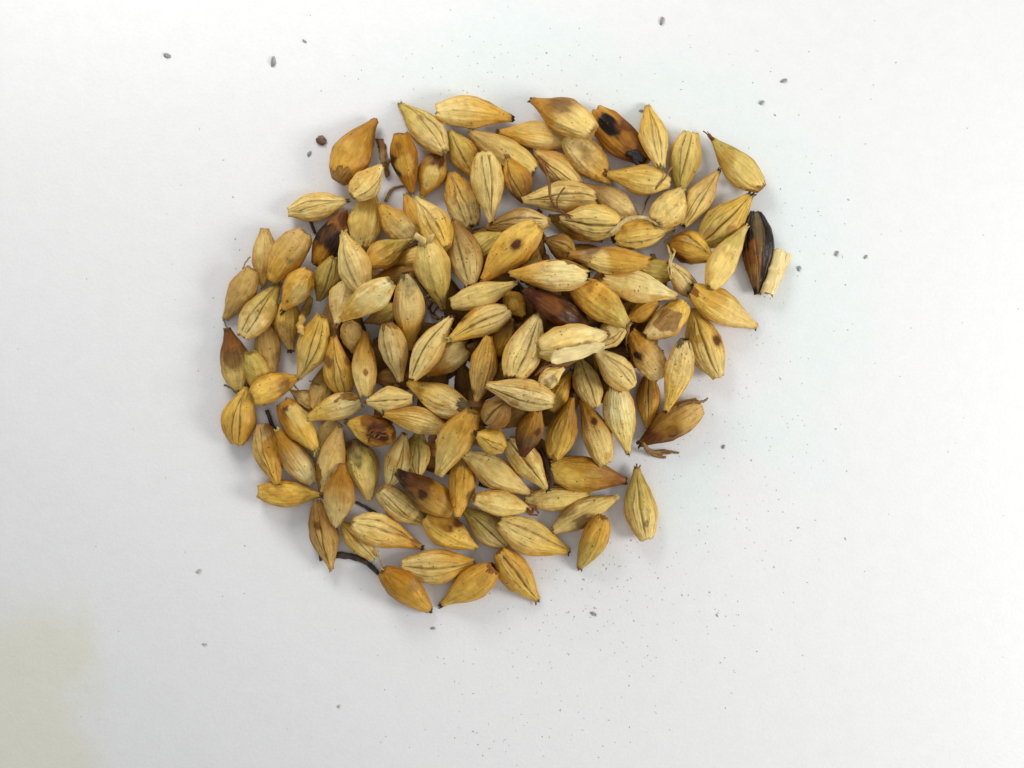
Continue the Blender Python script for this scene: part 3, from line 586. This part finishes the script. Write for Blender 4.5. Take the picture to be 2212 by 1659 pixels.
    def cap(vs, cs, fs, ring):
        vs.append((inner, bend * .0, 0)); cs.append((*(c2 * .33), 0)); c = len(vs) - 1
        fs += [(ring[j], ring[(j + 1) % na], c) for j in range(na)]
    if None not in ringB: cap(vs, cs, fs, ringB)
    mesh_obj("husk", vs, fs, mat, cs, root)
    if in_b.any():
        v, f, c, _ = sub(in_b); mesh_obj("crease", v, f, mat, c, root)
    if bf.any():
        v, f, c, ids = sub(bf); v = list(map(tuple, v)); c = list(map(tuple, c)); lut = {int(i): k for k, i in enumerate(ids)}
        rb = [lut.get(capB + j) for j in range(na)]
        if None not in rb:
            v.append((float(V[capB:, 0].mean()) + .02 * L, 0, 0)); c.append((*(barec * .9), 0)); q = len(v) - 1
            f += [(rb[j], rb[(j + 1) % na], q) for j in range(na)]
        o = mesh_obj("bare_kernel", v, f, M_SAT, c, root)
    # ---------------- stalk stub at the pointed end
    tip = op.get('tip', rr.choice(['N', 'O', 'B', 'g']) if rr.rand() < .55 and layer >= 0 else None)
    if tip:
        mb = MB(); n = rr.randint(4, 7); ln = op.get('tipl', rr.uniform(7, 13)) * S; r = W * sh[1] * .62
        for k in range(n):
            a = 2 * math.pi * k / n + rr.uniform(-.3, .3); ll = ln * rr.uniform(.5, 1.1)
            p0 = Vector((-L + .03 * L, math.cos(a) * r * .8, math.sin(a) * r * .7 * hr))
            p1 = p0 + Vector((-ll * .55, rr.uniform(-.3, .5) * r, rr.uniform(-.3, .3) * r)); p2 = p1 + Vector((-ll * .5, rr.uniform(-.8, 1.) * r, rr.uniform(-.5, .3) * r))
            mb.tube([p0, p1, p2], r * .6, r * rr.uniform(.18, .42), 6, .7, .32)
        mesh_obj("stalk_tip", mb.v, mb.f, FIB.get(tip, FIB['N']), None, root)
    if op.get('germ'):
        mb = MB(); lx_, ly_ = local(1366, 330)
        for k in range(7):
            a = rr.uniform(-1, 1); p = Vector((lx_ + rr.uniform(-.05, .05), ly_ + rr.uniform(-.04, .04), W * hr * .55))
            mb.tube([p, p + Vector((-.07, a * .03, .03)), p + Vector((-.15, a * .06, 0.0))], .045, .02, 7, .7, .2)
        mesh_obj("scorched_germ", mb.v, mb.f, FIB['K'], None, root)
    if op.get('torn'):
        mb = MB()
        for k in range(10):
            p = Vector((rr.uniform(.1, .75) * L, rr.uniform(-.5, .4) * W, W * hr * .86)); q = rr.uniform(-1, 1, 2)
            mb.tube([p, p + Vector((.05 * q[0], .06 * q[1], .035)), p + Vector((.1 * q[0] + .03, .09 * q[1], -.01))], .014, .008, 5, .5)
        mesh_obj("torn_fibres", mb.v, mb.f, FIB['R'], None, root)
    if op.get('flap'):
        n, k = 26, 8; vs = []; fs = []; cs = []
        for i in range(n):
            s_ = i / (n - 1); xx = L * (-.75 + 1.62 * s_); wd = W * (.62 * math.sin(math.pi * min(1, .10 + s_ * .62)) ** .7)
            for j in range(k):
                q = j / (k - 1) - .5
                yl = W * (.62 - .28 * s_ * 0) + q * wd * 1.25 + .02 * noise(np.array([s_ * 9.]), np.array([q]), 5)[0]
                zl = W * hr * math.sqrt(max(.04, 1 - min(.98, abs(yl / W)) ** 2)) * .75 + .035 + .03 * s_ + .05 * (2 * q) ** 2 + .012 * math.sin(s_ * 11 + q * 4)
                vs.append((xx + (.05 * L * q if i == n - 1 else 0), yl, zl)); cs.append((*(PAL['W'] * (1 - .12 * abs(q))), .1))
        m_ = len(vs); vs += [(a, b, c - .014) for a, b, c in vs]; cs += cs[:m_]
        for i in range(n - 1):
            for j in range(k - 1):
                a = i * k + j; fs.append((a, a + 1, a + k + 1, a + k)); fs.append((m_ + a, m_ + a + k, m_ + a + k + 1, m_ + a + 1))
        for i in range(n - 1):
            a = i * k; fs.append((a, a + k, m_ + a + k, m_ + a)); a = i * k + k - 1; fs.append((a, m_ + a, m_ + a + k, a + k))
        for j in range(k - 1):
            a = j; fs.append((a, m_ + a, m_ + a + 1, a + 1)); a = (n - 1) * k + j; fs.append((a, a + 1, m_ + a + 1, m_ + a))
        mesh_obj("husk_flap", vs, fs, M_HUSK, cs, root)
    if op.get('awn'):
        mb = MB(); mb.tube([(L * .93, .06, W * hr * .25), (L * 1.12, .02, W * hr * .5), (L * 1.3, .10, W * hr * .5)], .055, .04, 7, .5, .15)
        mb.tube([(L * .95, -.02, W * hr * .3), (L * 1.15, -.08, W * hr * .3), (L * 1.22, -.12, .05)], .03, .015, 6, .6, .2)
        mesh_obj("awn_stub", mb.v, mb.f, FIB['P'], None, root)
    root['_'] = idx; del root['_']
    inv = (Matrix.Translation(root.location) @ R).inverted()
    return root, inv

order = sorted(range(len(GR)), key=lambda i: GR[i][5])
placed = {}
for i in order: placed[i] = settle(GR[i], i + 100)
roots_todo = []
for i, g in enumerate(GR):
    r, inv = build_grain(g, placed[i], i)
    op = g[11]
    if op.get('roots') or op.get('fib'): roots_todo.append((r, inv, op))

def draped(pts, r, lift=0.0, jitter=0.0, ground=False):
    out = []
    if ground:
        return [(*world_xy(p[0] + random.uniform(-.4, .4), p[1] + random.uniform(-.4, .4)), r + .004) for p in spline(pts, 6)]
    for k, p in enumerate(spline(pts, 6)):
        x, y = world_xy(p[0], p[1], .5); z = height(x, y); x, y = world_xy(p[0], p[1], z)
        out.append((x + random.uniform(-jitter, jitter), y + random.uniform(-jitter, jitter), z))
    zs = [p[2] for p in out]; n = len(zs)
    # a stiff fibre bridges gaps
    sm = [max(zs[max(0, i - 2):i + 3]) for i in range(n)]; sm = [sum(sm[max(0, i - 2):i + 3]) / len(sm[max(0, i - 2):i + 3]) for i in range(n)]
    return [(p[0], p[1], s_ + r + lift) for p, s_ in zip(out, sm)]
for r, inv, op in roots_todo:
    for key, nm in (('roots', 'rootlet'), ('fib', 'awn_fibre')):
        for pl in op.get(key, []):
            rad = op.get('rootr', .017) if key == 'roots' else .012
            pts = draped(pl, rad, .0, .006); mb = MB(); mb.tube([inv @ Vector(p) for p in pts], rad, rad * .6, 6, .8, .25)
            mesh_obj(nm, mb.v, mb.f, FIB[op.get('rootc', 'N')] if key == 'roots' else FIB['N'], None, r)

# ------------------------------------------------------------------ loose things
def loose(name, label, cat, pts, r0, r1, mat, flat=.6, lift=0, group=None, rough=.2, sides=7, ground=False):
    p = draped(pts, max(r0, r1) * flat if ground else min(r0, .03) * flat, lift, .004, ground); o0 = Vector(p[0]); mb = MB(); mb.tube([Vector(q) - o0 for q in p], r0, r1, sides, flat, rough)
    o = mesh_obj(name, mb.v, mb.f, mat); o.location = o0; return tag(o, label, cat, group)
loose("orange_fibre", "orange dried fibre crossing the flat pale speckled grain, left strand", "plant fibre", [(1172,352),(1184,395),(1190,430),(1206,458),(1232,470)], .018, .011, FIB['R'], .7, .01)
loose("orange_fibre", "forked orange fibre crossing the flat pale speckled grain, right strand", "plant fibre", [(1220,405),(1206,425),(1203,440),(1212,458),(1238,468)], .012, .008, FIB['R'], .7, .02)
loose("tan_fibre", "thin tan fibre lying across the right half of the smooth yellow grain", "plant fibre", [(1449,364),(1430,392),(1405,420),(1392,445),(1383,470)], .013, .010, FIB['N'], .7, .01)
loose("tan_fibre", "curved tan fibre lying on bare paper right of the upright yellow grain", "plant fibre", [(833,436),(845,412),(862,404),(880,402)], .022, .014, FIB['N'], .7, ground=True)
loose("brown_fibre", "dark brown stem piece beside the dark scorch of the shiny amber grain", "plant fibre", [(838,382),(836,364),(845,346)], .036, .022, FIB['N'], .8)
loose("brown_twig", "long dark brown curved twig at the bottom left rim", "twig", [(690,1202),(728,1199),(765,1203),(795,1216),(819,1240)], .050, .026, M_TWIG, .45, rough=.28, ground=True)
loose("brown_twig", "short thin dark twig below the black mouldy topped grain", "twig", [(769,1084),(790,1095),(812,1109)], .017, .022, M_TWIG, .8, ground=True)
loose("brown_twig", "black twig between the gold smeared grain and the orange gold grain", "twig", [(577,886),(586,910),(600,942)], .028, .020, M_TWIG, .8, ground=True)
loose("brown_twig", "thin dark twig poking out above the scorched grain at the upper left", "twig", [(671,478),(676,492),(682,506)], .022, .016, M_TWIG, .8, ground=True)
loose("red_husk_strip", "rusty red husk strip standing left of the large olive gold grain", "husk strip", [(937,935),(936,960),(936,985)], .048, .05, FIB['R'], .45)
loose("red_husk_strip", "dark red husk strip along the right edge of the half peeled grain", "husk strip", [(1168,968),(1180,1000),(1190,1032),(1186,1054)], .035, .025, FIB['M'], .5, .02)
loose("tan_husk_strip", "thin tan husk piece standing right of the fat amber grain", "husk strip", [(820,300),(827,325),(829,352)], .055, .04, FIB['N'], .35)
loose("straw_strip", "narrow straw strip between the smooth straw grain and the long pale gold one", "husk strip", [(672,644),(662,680),(650,722)], .05, .045, FIB['Y'], .6, .02)
loose("grey_fibre", "thin grey fibre hanging below the left end of the golden bottom grain", "plant fibre", [(818,1190),(824,1212),(830,1232)], .013, .008, FIB['D'], .7)
loose("grey_fibre", "thin grey fibre at the foot of the two coloured far left grain", "plant fibre", [(485,832),(500,838),(512,850)], .014, .010, FIB['g'], .7)
loose("tan_fibre", "fibrous grey strand draped over the hooded pale grain", "plant fibre", [(1318,508),(1345,482),(1380,470),(1412,480),(1432,496)], .03, .02, FIB['D'], .5, .01)
loose("black_husk_piece", "black husk sliver under the long pale grain at the lower centre", "husk strip", [(1036,1040),(1060,1048),(1090,1056)], .05, .03, FIB['K'], .5, ground=True)

# straw stalk: a hollow bent piece with a folded flap
def straw():
    (x0, y0), (x1, y1) = world_xy(1683, 542, .12), world_xy(1656, 636, .12)
    a = Vector((x0, y0, .13)); b = Vector((x1, y1, .13)); L = (b - a).length; yaw = math.atan2(y1 - y0, x1 - x0)
    root = bpy.data.objects.new("straw_piece", None); sc.collection.objects.link(root); root.location = (a + b) / 2; root.rotation_euler = (0, 0, yaw)
    tag(root, "short cream hollow straw piece leaning against the charred black grain", "straw piece")
    n, k = 30, 22; vs = []; fs = []
    for layer_r in (1.0, .82):
        for i in range(n):
            s_ = i / (n - 1); node = .018 * math.exp(-((s_ - .45) / .05) ** 2) + .012 * math.exp(-((s_ - .8) / .06) ** 2)
            for j in range(k):
                q = 2 * math.pi * j / k; r = (.088 + .006 * math.sin(5 * q + s_ * 4) + node) * layer_r
                rag = .03 * noise(np.array([q * 1.5]), np.array([3.]), 3)[0] * (1 if i in (0, n - 1) else 0)
                vs.append(((s_ - .5) * L + rag, r * math.cos(q) + .02 * math.sin(s_ * 3), r * .8 * math.sin(q)))
    m_ = n * k
    for i in range(n - 1):
        for j in range(k):
            j2 = (j + 1) % k; a_ = i * k
            fs.append((a_ + j, a_ + j2, a_ + k + j2, a_ + k + j)); fs.append((m_ + a_ + j, m_ + a_ + k + j, m_ + a_ + k + j2, m_ + a_ + j2))
    for j in range(k):
        j2 = (j + 1) % k; fs.append((j, m_ + j, m_ + j2, j2)); a_ = (n - 1) * k; fs.append((a_ + j, a_ + j2, m_ + a_ + j2, m_ + a_ + j))
    mesh_obj("stalk", vs, fs, M_STRAW, None, root)
    vs = []; fs = []
    for z_ in (0, -.012):
        for i in range(14):
            s_ = i / 13
            for j in range(5):
                q = j / 4; vs.append(((-.50 + .62 * s_) * L, .095 + q * .075 * (1 - .5 * s_) , .02 - .05 * q + z_ + .008 * math.sin(s_ * 9)))
    for i in range(13):
        for j in range(4):
            a_ = i * 5 + j; fs.append((a_, a_ + 5, a_ + 6, a_ + 1)); a_ += 70; fs.append((a_, a_ + 1, a_ + 6, a_ + 5))
        a_ = i * 5; fs.append((a_, a_ + 70, a_ + 75, a_ + 5)); a_ += 4; fs.append((a_, a_ + 5, a_ + 75, a_ + 70))
    for j in range(4):
        fs.append((j, j + 1, j + 71, j + 70)); a_ = 65 + j; fs.append((a_, a_ + 70, a_ + 71, a_ + 1))
    mesh_obj("folded_flap", vs, fs, M_STRAW, None, root)
straw()

# gentle bends added to the sheet to shape its shading, away from the pile
SHADING_BENDS = [(0, 1150, 300, 1400, .05), (250, 1060, 560, 1330, .045), (900, 200, 0, 330, .045), (2212, 1350, 1500, 1659, -.0)]
def paper_z(X, Y):
    Z = np.zeros_like(X)
    for ax_, ay_, bx_, by_, k in SHADING_BENDS:
        (x0, y0), (x1, y1) = world_xy(ax_, ay_), world_xy(bx_, by_); nx, ny = (y1 - y0), -(x1 - x0); l_ = math.hypot(nx, ny)
        dd = ((X - x0) * nx + (Y - y0) * ny) / l_ - .35; Z = Z - k * np.where(dd < -.35, 0, np.where(dd > .35, dd, (dd + .35) ** 2 / 1.4))
    R_ = np.hypot(X, Y)
    return Z - .10 * ss(6.5, 20, R_) * (1 + noise(X * .12, Y * .12, 3))
def pz(x, y): return float(paper_z(np.array([x]), np.array([y]))[0])
# crumbs and dust
def blob(r, seed, flat=.6, el=1.4):
    vs = []; fs = []; n, m = 7, 9; q = np.random.RandomState(seed)
    for i in range(1, n):
        for j in range(m):
            t_ = math.pi * i / n; p_ = 2 * math.pi * j / m; k = r * q.uniform(.7, 1.25)
            vs.append((k * el * math.sin(t_) * math.cos(p_), k * math.sin(t_) * math.sin(p_), k * flat * math.cos(t_)))
    for i in range(n - 2):
        for j in range(m):
            j2 = (j + 1) % m; fs.append((i * m + j, (i + 1) * m + j, (i + 1) * m + j2, i * m + j2))
    vs += [(0, 0, r * flat), (0, 0, -r * flat)]; a = len(vs) - 2
    for j in range(m):
        j2 = (j + 1) % m; fs.append((a, j, j2)); b = (n - 2) * m; fs.append((a + 1, b + j2, b + j))
    return vs, fs
CR = [(695,304,10,.9,M_CRUMBW,"largest grey brown crumb on bare paper left of the fat amber grain"),
      (668,332,5,60,M_CRUMB,"small dark crumb just below left of the largest one"),
      (590,133,8,80,M_CRUMB,"elongated grey crumb in the upper left of the paper"),
      (360,119,7,-20,M_CRUMB,"leftmost crumb, alone near the top left corner"),
      (657,88,4,-40,M_CRUMB,"tiny crumb near the top edge right of the elongated one"),
      (1430,45,6,70,M_CRUMB,"slanted crumb near the top edge right of the middle"),
      (1693,175,5,20,M_CRUMB,"pale grey crumb above the frayed golden grain at the upper right"),
      (1645,222,6,35,M_CRUMB,"slim slanted crumb between the upper right grain and the pale grey crumb"),
      (1807,548,6,60,M_CRUMB,"dark crumb farthest right of the charred black grain"),
      (1726,580,6,75,M_CRUMB,"double crumb right of the straw piece"),
      (1870,555,4,45,M_CRUMB,"thin slanted fleck at the far right of the dark crumb"),
      (1563,965,5,50,M_CRUMB,"short rod shaped crumb right of the grain with dark rootlets"),
      (936,1357,4,0,M_CRUMB,"round dark crumb under the dark amber lowest grain"),
      (1282,1326,5,-30,M_CRUMB,"dark slanted crumb on the dusty paper below the gold upright grain"),
      (992,1239,4,40,M_CRUMB,"black crumb between the two lowest gold and ribbed grains"),
      (430,1234,5,30,M_CRUMBG,"greenish pale crumb in the lower left of the paper"),
      (442,1392,4,0,M_CRUMBG,"greenish pale crumb below the other one in the lower left"),
      (732,1526,4,50,M_CRUMBG,"greenish pale crumb lowest near the bottom edge"),
      (1385,229+10,4,0,M_CRUMB,"tiny grey crumb touching the top of the pale open split grain"),
      (1500,385+380,3,0,M_CRUMB,"tiny black crumb on paper between the round peeled grain and the wrinkled one")]
q0 = np.random.RandomState(3)
for k, (vx, vy, r, a, mt, lb) in enumerate(CR):
    v, f = blob(r * S * (1 if k == 0 else .70), 50 + k, .5, 1.15 if k == 0 else q0.uniform(1.4, 2.3)); x, y = world_xy(vx, vy)
    o = mesh_obj("crumb", v, f, mt, smooth=(k != 0)); o.location = (x, y, pz(x, y) + r * S * .3); o.rotation_euler = (0, 0, math.radians(a)); tag(o, lb, "crumb", "crumbs on the paper")

q = np.random.RandomState(12); dv = MB()
def dust(cx, cy, sx, sy, n, r0, r1, dv=dv):
    for _ in range(int(n * .75)):
        vx, vy = q.normal(cx, sx), q.normal(cy, sy); x, y = world_xy(vx, vy); r = q.uniform(r0, r1) * S * .78 * (1.7 if q.rand() < .08 else 1)
        if height(x, y) > .01 and q.rand() < .93: continue
        z = pz(x, y); c, s_ = math.cos(q.uniform(0, 6.3)), math.sin(q.uniform(0, 6.3)); n_ = math.hypot(c, s_); c, s_ = c / n_, s_ / n_; e = q.uniform(1, 2.2)
        vs = [(1.0 * e, 0, 0), (.2, .9, .1), (-.9 * e, .2, 0), (-.1, -.8, .1), (0, .1, .7)]
        dv.add([(x + (a * c - b * s_) * r, y + (a * s_ + b * c) * r, z + .002 + d * r * .7) for a, b, d in vs], [(0, 1, 4), (1, 2, 4), (2, 3, 4), (3, 0, 4)])
dust(1380, 1290, 150, 100, 150, .8, 2.0); dust(1180, 1420, 200, 130, 150, .8, 1.9); dust(1600, 1010, 110, 140, 150, .9, 2.0)
dust(1720, 520, 110, 130, 90, .9, 2.0); dust(1350, 170, 260, 45, 80, .9, 1.9); dust(1050, 140, 150, 50, 50, .9, 1.9)
dust(1150, 830, 700, 480, 200, .8, 1.8); dust(520, 600, 100, 200, 45, .9, 1.9); dust(1250, 1250, 90, 60, 90, .9, 2.0); dust(1100, 1580, 120, 40, 50, .9, 2.0)
o = mesh_obj("dust_specks", dv.v, dv.f, M_DUST, smooth=False); tag(o, "fine grey dust specks scattered over the paper round the pile", "dust", None, "stuff")

# ------------------------------------------------------------------ the paper
n = 281; ax = np.linspace(-45, 45, n); ax = np.sign(ax) * (np.abs(ax) / 45) ** 1.6 * 45
X, Y = np.meshgrid(ax, ax, indexing='ij')
Z = paper_z(X, Y)
V = np.stack([X, Y, Z], -1).reshape(-1, 3); I = np.arange(n - 1)[:, None] * n; J = np.arange(n - 1)[None, :]
F = np.stack([I + J, I + n + J, I + n + J + 1, I + J + 1], -1).reshape(-1, 4)
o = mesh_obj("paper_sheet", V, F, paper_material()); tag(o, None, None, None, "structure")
print("grains", len(GR), "max height", H.max())
